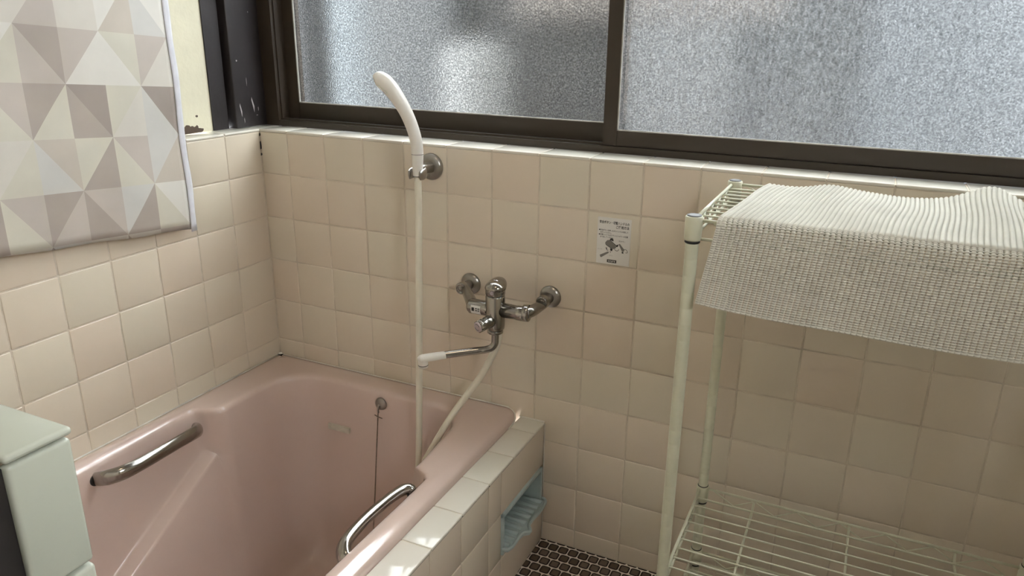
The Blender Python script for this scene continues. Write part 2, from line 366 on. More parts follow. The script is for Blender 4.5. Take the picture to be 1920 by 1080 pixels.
# wall above the window, other walls, floor, ceiling
w = MB(); w.box((-.12, .0, ZW + .031), (1.87, .16, 2.15)); struct(w.build('wall_back_upper', [M['ceil']]))
w = MB(); w.box((1.8518, -1.9, -.3), (1.90, .0, .8355), 1); tile_field(w, 0, 1.85, -1, YL, ZR + [.8365]); struct(w.build('wall_right', [M['tile'], M['grout']]))
WY0, WY1, WZ0, WZ1 = -1.42, -1.00, 1.28, 1.66
w = MB(); w.box((1.8525, -1.9, .836), (1.90, .16, WZ0)); w.box((1.8525, -1.9, WZ1), (1.90, .16, 2.15)); w.box((1.8525, -1.9, WZ0), (1.90, WY0, WZ1)); w.box((1.8525, WY1, WZ0), (1.90, .16, WZ1))
struct(w.build('wall_right_upper', [M['ceil']]))
w = MB()
for a, b in (((1.850, WY0 - .02, WZ0 - .02), (1.91, WY1 + .02, WZ0 + .006)), ((1.850, WY0 - .02, WZ1 - .006), (1.91, WY1 + .02, WZ1 + .02)), ((1.850, WY0 - .02, WZ0), (1.91, WY0 + .006, WZ1)), ((1.850, WY1 - .006, WZ0), (1.91, WY1 + .02, WZ1))): w.box(a, b)
struct(w.build('window_2', [M['bronze']]))
w = MB(); w.box((-.12, -1.98, -.3), (1.90, -1.9018, 2.15)); struct(w.build('wall_front', [M['ceil']]))
w = MB(); w.box((.65, -1.9, -.06), (1.852, .0018, 0.0)); struct(w.build('floor', [M['mosaic']]))
w = MB(); w.box((-.12, -1.98, 2.15), (1.90, .16, 2.20)); struct(w.build('ceiling', [M['ceil']]))

# low partition at the foot of the bath, tiled, capped; the door frame beyond
w = MB(); px, y0, y1 = .8467, -1.087, -1.0495
w.box((.0, y0 + .003, 0), (px - .006, y1 - .003, .836), 2)
zs = [.0, .052, .152, .252, .352, .452, .552, .652, .752, .8365]
for j in range(len(zs) - 1):
    w.rbox((px - .008, y0 + .0006, zs[j] + GAP), (px, y1 - .0006, zs[j + 1] - GAP), .0028, 0, random.random())
xs = [.0, .047, .147, .247, .347, .447, .547, .647, .747, px - .008]
for j in range(len(zs) - 1):
    for i in range(len(xs) - 1):
        w.rbox((xs[i] + GAP, y1 - .007, zs[j] + GAP), (xs[i + 1] - GAP, y1, zs[j + 1] - GAP), .0021, 1, random.random())
for i in range(len(xs) - 1):
    w.rbox((xs[i] + GAP, y0, .8368), ((xs[i + 1] if i < len(xs) - 2 else px + .0006) - GAP * (i < len(xs) - 2), y1 + .0008, ZT), .0026, 0, random.random())
struct(w.build('wall_partition', [M['tile_green'], M['tile'], M['grout']]))
w = MB(); w.rbox((.0, -1.16, 0), (px - .004, y0 + .0012, .8345), .0015); struct(w.build('door_1', [mat('black_stained_door_frame', (.010, .008, .008), .6)]))

# ------------------------------------------------------------------ tiled apron of the bath with its ledge
ap = struct(empty('trim_8', (.67, -.5, 0)))
DY0, DY1, DZ0, DZ1 = -.2005, -.012, .098, .1885
w = MB(); w.box((.6475, -1.049, 0), (.6982, DY0 - .0, .2835), 1); w.box((.6475, DY0 - .001, DZ1), (.6982, -.0005, .2835), 1)
w.box((.6475, DY0 - .001, 0), (.6982, -.0005, DZ0), 1); w.box((.6475, DY0, DZ0), (.652, -.0005, DZ1), 1)
yl = [-1.049, -.954, -.854, -.754, -.654, -.554, -.4545, -.354, -.2525, DY0, -.0008]
tile_field(w, 0, .70, 1, yl, [0, .0905, .1905, .2845], th=.005, skip=lambda y, z: y > DY0 and .0905 < z < .1905)
tile_field(w, 0, .70, 1, [DY0, -.0008], [.0905, DZ0], th=.005)
w.build('tiled_side', [M['tile'], M['grout']], ap)
w = MB(); yl2 = [-1.049, -.95, -.85, -.75, -.65, -.55, -.4495, -.350, -.2515, -.152, -.0525, -.0008]
for i in range(len(yl2) - 1): w.rbox((.6445, yl2[i] + .0009, .2815), (.7008, yl2[i + 1] - .0007, .288), .002, 0, random.random())
w.box((.646, -1.049, .281), (.6995, -.0005, .2865), 1)
w.build('ledge_tiles', [M['tile_white'], M['grout']], ap)
# thin dark crack under the ledge edge
w = MB()
for a, b in ((-.52, -.455), (-.447, -.395), (-.385, -.30), (-.28, -.215), (-.20, -.165), (-.14, -.125)):
    w.box((.6995, a, .2822), (.7006, b, .2834))
w.build('ledge_crack', [M['black']], ap)

# ------------------------------------------------------------------ bathtub
def build_tub():
    tub = empty('bathtub', (.32, -.5, 0), 'pink enamelled bathtub sunk between the tiled walls and tiled ledge', 'bathtub')
    def rrect(x0, x1, y0, y1, r, ns=56, nc=16):
        """counter-clockwise from the near-left corner; r: radii nl, nr, fr, fl"""
        pts = []
        cs = [((x0 + r[0], y0 + r[0]), math.pi, r[0]), ((x1 - r[1], y0 + r[1]), 1.5 * math.pi, r[1]), ((x1 - r[2], y1 - r[2]), 0, r[2]), ((x0 + r[3], y1 - r[3]), .5 * math.pi, r[3])]
        for q in range(4):
            (cx, cy), a0, rr_ = cs[q]
            for k in range(nc): 
                a = a0 + (math.pi / 2) * k / (nc - 1); pts.append((cx + rr_ * math.cos(a), cy + rr_ * math.sin(a), math.cos(a), math.sin(a)))
            (nx, ny), a1, r2 = cs[(q + 1) % 4]
            e0 = pts[-1]; e1 = (nx + r2 * math.cos(a1), ny + r2 * math.sin(a1))
            for k in range(1, ns): 
                t = k / ns; pts.append((e0[0] * (1 - t) + e1[0] * t, e0[1] * (1 - t) + e1[1] * t, e0[2], e0[3]))
        return pts
    base = rrect(.093, .562, -.985, -.062, (.09, .09, .085, .095))
    outer = rrect(.0006, .6436, -1.0485, -.0012, (.01, .01, .032, .004))
    def ss(a, b, x): t = min(max((x - a) / (b - a), 0), 1); return t * t * (3 - 2 * t)
    N = len(base); rings = []; prof_n = 20
    for k in range(N):
        bx, by, nx, ny = base[k]; ox, oy, onx, ony = outer[k]
        bx += -.012 * ss(-.30, -.12, by) * ss(.44, .555, bx)
        right = bx > .33
        w_ = ss(-.278, -.304, by) * (1 - ss(-.78, -.82, by)) * abs(nx) ** 4
        if right: w_ = ss(-.282, -.300, by) * (1 - ss(-.78, -.82, by)) * abs(nx) ** 4
        zb = max(.205 + (by + .32) * .61, -.06)
        dr = .038 if right else .050
        A = [(.020, .3060), (.012, .3052), (.006, .3030), (.002, .2995), (.0, .294), (-.003, .270), (-.005, .25), (-.007, .225), (-.010, .20), (-.012, .17), (-.014, .14), (-.018, .08), (-.022, .02), (-.028, -.05), (-.036, -.10), (-.050, -.135), (-.068, -.150), (-.084, -.156)]
        B = [(dr + .011, .3060), (dr + .006, .3050), (dr + .002, .3020), (dr - .0005, .297), (dr - .002, .290), (dr - .006, zb + .055), (dr - .010, zb + .018), (dr - .013, zb + .005), (dr - .0150, zb + .0012), (dr - .019, zb), (.0045, zb - .0005), (.0020, zb - .0025), (-.0005, zb - .009), (-.016, min(zb - .06, -.0)), (-.032, -.10), (-.050, -.135), (-.068, -.150), (-.084, -.156)]
        inner = [(bx + nx * (a[0] * (1 - w_) + b_[0] * w_), by + ny * (a[0] * (1 - w_) + b_[0] * w_), a[1] * (1 - w_) + b_[1] * w_) for a, b_ in zip(A, B)]
        # rim from outside to inside: skirt, rounded outer edge, crowned top
        def o(t, z): return (ox - onx * t, oy - ony * t, z)
        i0 = inner[0]; o4 = o(.014, .3068)
        ring = [o(0, .270), o(0, .296), o(.0012, .3010), o(.005, .3050), o4]
        for t in (.25, .5, .75):
            ring.append(tuple(o4[c] * (1 - t) + i0[c] * t + (.0012 * math.sin(math.pi * t) if c == 2 else 0) for c in range(3)))
        ring += inner
        rings.append(ring)
    L = len(rings[0]); w = MB(); vs = [p for r_ in rings for p in r_]; fs = []
    for k in range(N):
        k2 = (k + 1) % N
        for i in range(L - 1): fs.append((k * L + i, k2 * L + i, k2 * L + i + 1, k * L + i + 1))
    c = len(vs); vs.append((.33, -.55, -.160))
    for k in range(N): fs.append((k * L + L - 1, ((k + 1) % N) * L + L - 1, c))
    w.add(vs, fs); o_ = w.build('tub_shell', M['tub'], tub)
    # handles: flat chrome grips across the recesses
    w = MB()
    w.tube([(.044, -.532, .274), (.060, -.531, .2795), (.074, -.526, .2835), (.088, -.508, .2865), (.094, -.480, .288), (.096, -.4378, .289), (.094, -.3913, .2885), (.088, -.352, .2845), (.074, -.325, .2765), (.058, -.314, .2695), (.044, -.312, .264)], [.0105, .0115, .012, .0115, .0108, .0104, .0104, .0108, .0115, .0115, .0105], 18, flat=(1.2, .75), up=(0, 0, 1))
    w.build('grab_handle', M['chrome'], tub)
    w = MB()
    w.tube([(.601, -.527, .283), (.592, -.525, .2905), (.583, -.513, .2975), (.579, -.492, .3015), (.578, -.4466, .3045), (.581, -.3956, .306), (.586, -.362, .306), (.594, -.349, .3045), (.601, -.348, .301)], [.0115, .0125, .0125, .0118, .0112, .0112, .0115, .0115, .010], 18, flat=(1.22, .85), up=(0, 0, 1))
    w.build('grab_handle', M['chrome'], tub)
    for gx, gy, gz, sg in ((.0455, -.532, .274, 1), (.0445, -.312, .264, 1), (.5995, -.527, .283, -1), (.5995, -.348, .301, -1)):
        w = MB(); w.lathe([(.0120, 0), (.0120, .0012), (.0110, .0018)], (gx, gy, gz), (sg, 0, 0), 20); w.build('handle_gasket', M['black'], tub)
    w = MB(); cx, cz = .226, .1925
    vs = []
    for t in (0, 1): vs += [(.2005 + t * 0, -.0745, .2005), (.2005, -.0745, .1875)] if t == 0 else [(.2565, -.0745, .1875), (.2565, -.0745, .2005)]
    w.box((.1975, -.0785, .1865), (.2555, -.0720, .1995))
    lb = w.build('faded_label', M['label'], tub); lb['label'] = 'small faded beige label'
    return tub
build_tub()
# white sealant line where bath meets tiles
w = MB(); w.lathe([(.0005, -.004), (.004, -.003), (.0055, 0), (.004, .003), (.0005, .004)], (.0025, -.0025, .3040), (0, 0, 1), 12)
w.tube([(.0030, -1.04, .3045), (.0030, -.0032, .3045)], .0016, 8, smooth_path=False)
w.tube([(.0030, -.0032, .3045), (.56, -.0030, .3045), (.606, -.0030, .3045)], .0015, 8)
w.tube([(.57, -.0040, .3035), (.608, -.0045, .3030), (.6285, -.010, .3015), (.6405, -.022, .2960), (.6445, -.036, .2895), (.6455, -.060, .2885)], [.0018, .0028, .0032, .0034, .0026, .001], 8)
w.tube([(.643, -.0022, .2885), (.672, -.0022, .2890), (.700, -.0022, .2890)], .0016, 8)
w.tube([(.7012, -.0022, .284), (.7012, -.0022, .01)], .0010, 6, smooth_path=False)
struct(w.build('trim_9', [M['caulk']]))

# ------------------------------------------------------------------ drain plug chain
pc = empty('drain_plug_chain', (.340, -.078, .2), 'beaded plug chain hanging from a round chrome plate on the far tub wall', 'chain')
w = MB(); cx, cy, cz = .3385, -.0655, .2765
w.lathe([(.0145, 0), (.0145, .0015), (.0132, .0045), (.008, .0070), (.003, .0078)], (cx, cy, cz), (0, -1, 0), 28); w.lathe([(.0035, 0), (.0035, .004), (.002, .006)], (cx - .001, cy - .004, cz - .002), (0, -1, 0), 14)
w.tube([(cx - .001, cy - .009, cz - .002), (cx - .0015, cy - .0115, cz - .010), (cx - .002, cy - .010, cz - .018)], .0022, 10)
w.build('wall_plate', M['chrome_dull'], pc)
w = MB()
z = cz - .018; k = 0
while z > -.13:
    t = (cz - .018 - z) / .4; w.lathe([(.0004, -.0015), (.0013, -.0011), (.0018, 0), (.0013, .0011), (.0004, .0015)], (cx - .002 - .004 * t, -.0765 - .05 * t ** 1.0, z), (0, 0, 1), 8); z -= .0034
w.tube([(cx - .0105, -.0775, .2525), (cx - .002, -.0785, .2505), (cx + .009, -.0775, .2480)], .0011, 8)
w.build('bead_chain', M['chain'], pc)
w = MB(); w.lathe([(.019, 0), (.021, .006), (.019, .010), (.006, .012), (.004, .022)], (cx - .008, -.132, -.150), (0, 0, 1), 24); w.build('plug', M['black'], pc)

# ------------------------------------------------------------------ soap dish set in the apron
sd = empty('soap_dish', (.70, -.1, .10), 'pale blue ribbed soap dish recessed in the tiled side of the bath', 'soap dish')
w = MB()
y0, y1, z0, z1 = DY0, DY1, DZ0, DZ1; f = .0075
for a, b in (((.652, y0, z1 - f), (.7035, y1, z1)), ((.652, y0, z0), (.7035, y0 + f, z1)), ((.652, y1 - f, z0), (.7035, y1, z1)), ((.652, y0, z0), (.7020, y1, z0 + .006)), ((.6525, y0, z0), (.656, y1, z1))):
    w.rbox(a, b, .0016)
w.build('recess_frame', M['dish'], sd)
# tray with wavy lip
w = MB(); lip = [(.7010, -.1995), (.7120, -.1960), (.7165, -.1800), (.7155, -.1560), (.7180, -.1380), (.7280, -.1290), (.7240, -.1200), (.7170, -.1080), (.7165, -.0850), (.7190, -.0560), (.7170, -.0270), (.7110, -.0160), (.7010, -.0140)]
vs = []; n_ = len(lip)
for x, y in lip: vs += [(x, y, .1110), (x, y, .1060)]
base_i = len(vs)
for x, y in lip: vs += [(.655, y, .1125), (.655, y, .1060)]
fs = []
for i in range(n_ - 1):
    a, b_ = 2 * i, 2 * i + 2
    fs += [(a, base_i + a, base_i + b_, b_), (a + 1, b_ + 1, base_i + b_ + 1, base_i + a + 1), (a, b_, b_ + 1, a + 1)]
w.add(vs, fs, 0, False)
w.tube([(x, y, .1135) for x, y in lip], .0034, 10, sub=5)
w.build('tray', M['dish'], sd)
w = MB()
for i in range(9):
    yy = -.183 + i * .0195; xe = .7085
    w.tube([(.657, yy, .1125), (xe, yy, .1115)], .0042, 8, smooth_path=False, flat=(1.0, 1.25))
w.build('drain_ribs', M['dish'], sd)

# ------------------------------------------------------------------ curtain
ct = empty('patterned_curtain', (.02, -.5, 1.2), 'hanging sheet with beige and grey triangle print over the left tiles', 'curtain')
w = MB(); ny, nz_ = 60, 60; ya, yb = -.86, -.2300; zt = 1.75
def cx_(y, z): return .0185 + .0022 * math.sin(y * 31) * (1.2 - z) + .0014 * math.sin(y * 13 + z * 6) + .0011 * math.sin(z * 23 + y * 9)
vs = []
for j in range(nz_ + 1):
    for i in range(ny + 1):
        y = ya + (yb - ya) * i / ny; zb = .6690 - .1 * (y + .2308) + .0010 * math.sin(y * 40); z = zb + (zt - zb) * j / nz_
        vs.append((cx_(y, z), y, z))
fs = [(j * (ny + 1) + i, j * (ny + 1) + i + 1, (j + 1) * (ny + 1) + i + 1, (j + 1) * (ny + 1) + i) for j in range(nz_) for i in range(ny)]
w.add(vs, fs); o = w.build('printed_sheet', M['curtain'], ct); md = o.modifiers.new('t', 'SOLIDIFY'); md.thickness = .0009
w = MB(); vs = []
for j in range(nz_ + 1):
    for y in (-.2312, -.226, -.2215, -.2175):
        z = .6640 + (zt - .6640) * j / nz_; vs.append((cx_(-.23, z) + .0011 + .0006 * math.sin(z * 60) * (y > -.22), y + .0008 * math.sin(z * 35), z))
fs = [(j * 4 + i, j * 4 + i + 1, (j + 1) * 4 + i + 1, (j + 1) * 4 + i) for j in range(nz_) for i in range(3)]
w.add(vs, fs); o = w.build('edge_strip', M['strip'], ct); o['label'] = 'translucent white edging'; md = o.modifiers.new('t', 'SOLIDIFY'); md.thickness = .0006
w = MB(); w.tube([(.020, -.90, 1.755), (.020, -.19, 1.755)], .007, 14, smooth_path=False); w.build('rod', M['white_plastic'], ct)

# ------------------------------------------------------------------ hand shower and wall holder
sh = empty('shower_holder', (.4387, 0, .797), 'round chrome shower holder on the tiles below the window ledge', 'shower holder')
w = MB(); hx_, hz = .4385, .797
w.lathe([(.0268, .0), (.0268, .003), (.0245, .0075), (.017, .010), (.015, .010)], (hx_ + .002, -.0005, hz), (0, -1, 0), 36)
w.lathe([(.002, 0), (.0035, .001), (.003, .003)], (hx_ + .004, -.008, hz - .016), (0, -1, 0), 12)
w.build('wall_plate', M['chrome_dull'], sh)
w = MB()
w.rbox((hx_ - .006, -.058, hz - .010), (hx_ + .014, -.006, hz + .010), .005)
for sx in (-1, 1):
    w.tube([(.4540 + sx * .0065, -.056, hz - .001), (.4545 + sx * .0128, -.066, hz - .001), (.4550 + sx * .0136, -.078, hz - .002), (.4552 + sx * .0118, -.086, hz - .003)], [.008, .009, .009, .0075], 12, flat=(1.15, .30), up=(0, 0, 1))
w.build('clip_fork', M['chrome_dull'], sh)

hs = empty('hand_shower', (.455, -.075, .79), 'white hand shower with long hose hanging from the wall holder', 'shower')
KR = 1.16
w = MB()
w.tube([(.4556, -.075, .7915), (.4560, -.0755, .812), (.4575, -.077, .834), (.4578, -.081, .858), (.4540, -.087, .884), (.4470, -.093, .908), (.4370, -.099, .930), (.4250, -.104, .949), (.4130, -.108, .963), (.4020, -.111, .9700), (.3950, -.1125, .9715), (.3915, -.1132, .9712)],
       [.0080, .0088, .0096, .0098, .0100, .0104, .0112, .0124, .0130, .0118, .0075, .002], 24, flat=(1, 1), up=(0, 1, 0))
hd = w.build('handle', M['white_plastic'], hs)
w = MB(); w.lathe([(.0099, 0), (.0101, .0003), (.0101, .0008), (.0099, .0011)], (.4574, -.0768, .8325), (0, 0, 1), 24); w.build('joint_ring', M['inkgrey'], hs)
w = MB(); w.lathe([(.0084, 0), (.0087, .0003), (.0087, .0010), (.0084, .0013)], (.4556, -.075, .7905), (0, 0, 1), 24)
w.build('joint_ring', M['inkgrey'], hs)
w = MB(); dn = Vector((-.55, -.35, -.75)).normalized()
w.lathe([(.0125, 0), (.0125, .0018), (.0115, .0028)], Vector((.4150, -.1075, .9560)) + dn * .0075, dn, 28); w.build('spray_face', M['white_plastic'], hs)
KR = 1.0
w = MB()
w.tube([(.4556, -.075, .7925), (.4549, -.075, .7185), (.4551, -.080, .60), (.4553, -.085, .5008), (.4578, -.098, .3290), (.4590, -.108, .20), (.462, -.125, .07), (.475, -.16, -.05), (.50, -.20, -.115), (.515, -.23, -.10), (.512, -.215, -.02), (.498, -.165, .11), (.4885, -.1345, .1991), (.4992, -.1300, .2306), (.5196, -.1200, .2740), (.5399, -.1000, .3178), (.5663, -.0800, .3628), (.5915, -.0700, .4053), (.6142, -.0680, .4532), (.6255, -.0720, .480), (.6300, -.0750, .505)], .0068, 16, sub=8)
w.build('hose', M['hose'], hs)

# ------------------------------------------------------------------ faucet
fc = empty('bath_faucet', (.629, -.09, .55), 'chrome wall mixer tap with swivel spout on the tiles above the bath', 'faucet')
KR = 1.2; CR = .0155; CX, CY = .6293, -.090
def fpart(name, mb, m_='chrome'): return mb.build(name, M[m_], fc)
for fx, name in ((.5285, 'a'), (.7048, 'b')):
    w = MB(); w.lathe([(.0185, 0), (.0185, .0012), (.0170, .004), (.0125, .0075), (.0090, .0085)], (fx, -.0004, .5648), (0, -1, 0), 36)
    w.lathe([(.0085, 0), (.0085, .028)], (fx, -.004, .5648), (0, -1, 0), 24)
    fpart('wall_flange', w, 'chrome_dull')
    w = MB(); w.lathe([(.0098, 0), (.0100, .002), (.0100, .013), (.0085, .0155), (.0070, .0155), (.0066, .0135), (.0035, .0135), (.003, .0150), (.001, .0150)], (fx, -.031, .5665), (0, -1, 0), 28)
    fpart('stop_valve', w, 'chrome')
w = MB()
w.tube([(.5285, -.030, .5660), (.545, -.046, .5610), (.566, -.070, .5545), (.578, -.083, .5515)], [.0105, .0112, .0118, .0118], 18, flat=(1, .75), up=(0, 0, 1)); fpart('supply_arm', w)
w = MB()
w.tube([(.7048, -.022, .5620), (.7030, -.048, .5600), (.6985, -.072, .5585), (.6900, -.085, .5565)], [.0085, .0085, .0095, .0105], 18); fpart('supply_arm', w)
w = MB()
w.lathe([(.004, 0), (.0095, .002), (.0122, .007), (.0122, .040), (.0122, .062)], (.5700, -.0885, .5530), (1, 0, 0), 32)
w.lathe([(.0118, 0), (.0112, .036), (.0118, .038), (.0118, .050), (.0100, .056), (.006, .060)], (CX + .008, -.0885, .5555), (1, 0, 0), 32)
w.lathe([(.0130, 0), (.0135, .001), (.0135, .010), (.0130, .011)], (.686, -.0855, .5562), (1, .1, .05), 24)
fpart('mixer_body', w)
w = MB()
w.lathe([(.0120, 0), (.0148, .003), (.0155, .010), (.0155, .067), (.0150, .0685), (.0143, .0695)], (CX, CY, .5145), (0, 0, 1), 40)
fpart('valve_column', w)
# lever cap: a hood that swells back towards the wall over a round barrel
w = MB()
w.lathe([(.0150, 0), (.0156, .002), (.0157, .014), (.0152, .0175), (.0135, .0200)], (CX, CY, .5848), (0, 0, 1), 40)
nn = 36; vs = []; fs = []
for i in range(15):
    ph = math.pi * (-.18 + .68 * i / 14)
    for k in range(nn):
        a = 2 * math.pi * k / nn; bk = max(0, math.sin(a))
        vs.append((CX - .0030 * bk * 1.0 + math.cos(ph) * math.cos(a) * (.0205 + .001 * bk), CY + .001 + math.cos(ph) * math.sin(a) * (.0200 + .016 * bk), .5985 + math.sin(ph) * (.0135 + .002 * bk) + .004 * bk * math.cos(ph)))
for i in range(14):
    for k in range(nn): k2 = (k + 1) % nn; fs.append((i * nn + k, i * nn + k2, (i + 1) * nn + k2, (i + 1) * nn + k))
fs.append(tuple(range(nn))[::-1]); w.add(vs, fs)
fpart('lever', w)
fd = Vector((.42, -.90, .05)).normalized()
w = MB(); w.lathe([(.0028, 0), (.0030, .0006), (.0028, .0010), (.0012, .0010)], Vector((CX + .0010, CY, .5935)) + Vector((.10, -.98, .0)) * .0208, (.10, -.98, .05), 16); fpart('lever_mark', w, 'pink_cap')
# change-over knob
KR = 1.0
kd = Vector((-.35, -.92, -.12)).normalized(); ko = Vector((CX - .002, CY - .012, .536))
w = MB(); w.lathe([(.0118, 0), (.0125, .006), (.0118, .014), (.0102, .022), (.0112, .026), (.0112, .034)], ko, kd, 28)
for k in range(10):
    a = 2 * math.pi * k / 10; e1 = kd.cross(Vector((0, 0, 1))).normalized(); e2 = kd.cross(e1); off = (e1 * math.cos(a) + e2 * math.sin(a)) * .0108
    w.tube([ko + kd * .022 + off, ko + kd * .0335 + off], .0012, 8, smooth_path=False)
fpart('changeover_knob', w)
w = MB(); w.lathe([(.0100, 0), (.0100, .0012), (.0092, .0018)], ko + kd * .034, kd, 28); fpart('knob_face', w, 'pink_cap')
w = MB()
for a0, a1 in ((.3, 2.2), (3.5, 5.4)):
    w.tube([ko + kd * .0361 + (e1 * math.cos(a0 + (a1 - a0) * q / 8) + e2 * math.sin(a0 + (a1 - a0) * q / 8)) * .0060 for q in range(9)], .0005, 6)
fpart('knob_marking', w, 'ink')
KR = 1.2
w = MB(); w.lathe([(.0120, 0), (.0128, -.002), (.0128, -.006), (.0100, -.0085), (.0085, -.0085)], (CX, CY, .5145), (0, 0, 1), 30); fpart('outlet_nut', w)
KR = 1.06
w = MB(); w.tube([(CX, -.090, .509), (CX + .0003, -.0905, .495), (CX - .0005, -.0915, .4845), (CX - .006, -.0945, .4765), (CX - .016, -.0995, .4725), (.600, -.1055, .4705), (.570, -.1250, .4672), (.538, -.1465, .4635)], .0067, 20, sub=8)
sp_ = fpart('swivel_spout', w)
w = MB()
w.tube([(.5480, -.1395, .4645), (.5350, -.1490, .4630), (.5200, -.1600, .4610), (.5130, -.1650, .4600), (.5085, -.1682, .4600), (.5040, -.1712, .4605)], [.0080, .0084, .0088, .0090, .0078, .0025], 20, flat=(.85, 1), up=(0, 0, 1))
w.lathe([(.0088, 0), (.0088, .012), (.0080, .020), (.0078, .020)], (.5130, -.1650, .4420), (0, 0, 1), 26)
w.build('spout_tip', M['white_plastic'], sp_).matrix_parent_inverse = Matrix()
w = MB(); w.lathe([(.0091, 0), (.0091, .0012)], (.5130, -.1650, .4460), (0, 0, 1), 26); w.build('tip_ring', M['ink'], sp_).matrix_parent_inverse = Matrix()
KR = 1.0
# sticker on the mixer body
w = MB(); vs = []; fs = []
for i in range(7):
    a = -math.pi / 2 - .75 + i * .21
    for x in (.5830, .6035): vs.append((x, -.0885 + math.sin(a) * .01480 * 1.0, .5530 + -math.cos(a) * .01480 * -1.0))
for i in range(6): fs.append((2 * i, 2 * i + 1, 2 * i + 3, 2 * i + 2))
w.add(vs, fs); st = fpart('care_sticker', w, 'sticker')
w = MB()
for x0, x1, z0, z1 in ((.5855, .5905, .5515, .5585), (.5935, .5965, .5560, .5580), (.5980, .6020, .5560, .5578), (.5935, .5970, .5520, .5540), (.5985, .6015, .5520, .5540)):
    w.box((x0, -.10385, z0 - .002), (x1, -.10310, z1 - .002))
fpart('sticker_print', w, 'ink')

# ------------------------------------------------------------------ instruction sticker with its writing
SX0, SX1, SZ0, SZ1 = .7950, .8590, .6480, .7360
ins = empty('instruction_sticker', ((SX0 + SX1) / 2, -.001, SZ0), 'white printed instruction sticker with tap diagram on the wall tiles', 'sticker')
w = MB(); w.box((SX0, -.0014, SZ0), (SX1, -.0006, SZ1)); w.build('sticker_sheet', M['sticker'], ins)
def text(s_, x, z, size, parent, m_, width=None, name='printed_text', bold=.0, mb_y=-.00165):
    cu = bpy.data.curves.new(name, 'FONT'); cu.body = s_; cu.size = size; cu.offset = bold; cu.resolution_u = 2
    to = bpy.data.objects.new(name, cu); COL.objects.link(to)
    dg = bpy.context.evaluated_depsgraph_get(); me = bpy.data.meshes.new_from_object(to.evaluated_get(dg)); bpy.data.objects.remove(to)
    if len(me.vertices):
        wx = max(v.co.x for v in me.vertices); sc = (width / wx) if width else 1
        for v in me.vertices: v.co = Vector((x + v.co.x * sc, mb_y, z + v.co.y))
    me.materials.clear(); me.materials.append(m_)
    o = bpy.data.objects.new(name, me); COL.objects.link(o); o.parent = parent; o.matrix_parent_inverse = Matrix.Translation(-parent.location); return o
text('安全ボタン・切替ハンドルの', .7985, .7250, .0060, ins, M['ink'], .057, 'heading', .00014)
text('ご使用方法', .8300, .7178, .0060, ins, M['ink'], .0255, 'heading', .00014)
for k, (s_, x, wd) in enumerate((('●安全ボタンを押しながらハンドルを回して', .7980, .056), ('お使いください。', .8005, .022), ('●切替ハンドルはカランとシャワーの位置', .7980, .056), ('まで回してください。', .8005, .026))):
    text(s_, x, .7108 - k * .0043, .0034, ins, M['ink'], wd, 'instructions', .00005)
text('安全ボタン', .8370, .6930, .0034, ins, M['ink'], .0125, 'caption')
text('ハンドル', .7975, .6745, .0030, ins, M['inkgrey'], .0085, 'caption')
text('カラン', .8200, .6640, .0030, ins, M['inkgrey'], .0070, 'caption')
w = MB()
def poly(mb, pts, y=-.0017): mb.add([(x, y, z) for x, z in pts], [tuple(range(len(pts)))], 0, False)
poly(w, [(.8125, .6900), (.8150, .6935), (.8200, .6945), (.8320, .6860), (.8325, .6810), (.8290, .6780), (.8240, .6790), (.8130, .6850)])
poly(w, [(.8370, .6885), (.8395, .6895), (.8490, .6790), (.8470, .6750), (.8440, .6760)])
poly(w, [(.8030, .6600), (.8050, .6595), (.8195, .6700), (.8180, .6725), (.8020, .6640)])
w.build('tap_diagram', M['inkgrey'], ins)
w = MB()
poly(w, [(.8200, .6945), (.8210, .6975), (.8245, .6985), (.8270, .6960), (.8270, .6925), (.8240, .6935)])
poly(w, [(.8325, .6860), (.8370, .6880), (.8360, .6835), (.8325, .6825)])
poly(w, [(.8210, .6785), (.8225, .6740), (.8255, .6740), (.8262, .6785)])
poly(w, [(.8440, .6755), (.8470, .6745), (.8475, .6720), (.8440, .6720)])
poly(w, [(.8130, .6795), (.8150, .6790), (.8155, .6760), (.8140, .6762)])
for pts in ([(.8480, .6795), (.8510, .6800), (.8540, .6775), (.8545, .6745), (.8510, .6740)], [(.8130, .6795), (.8155, .6745), (.8180, .6750)], [(.8300, .6775), (.8330, .6755), (.8365, .6760), (.8380, .6790)], [(.8215, .6735), (.8225, .6705)], [(.8125, .6900), (.8130, .6850), (.8240, .6788)], [(.8200, .6945), (.8320, .6860)]):
    w.tube([(x, -.0017, z) for x, z in pts], .0004, 6)
w.build('tap_outline', M['ink'], ins)
w = MB(); w.box((.8165, -.0018, .6515), (.8345, -.0013, .6570)); w.build('logo_block', M['ink'], ins)
w = MB()
for q in range(5):
    x = .8186 + q * .0029
    w.box((x, -.0021, .6528), (x + .0007, -.0018, .6557)); w.box((x, -.0021, (.6550, .6539, .6528, .6550, .6539)[q]), (x + .0019, -.0018, (.6550, .6539, .6528, .6550, .6539)[q] + .0007)); w.box((x + .0013, -.0021, (.6528, .6542, .6530, .6540, .6528)[q]), (x + .0019, -.0018, .6555))
w.build('logo_letters', M['sticker'], ins)

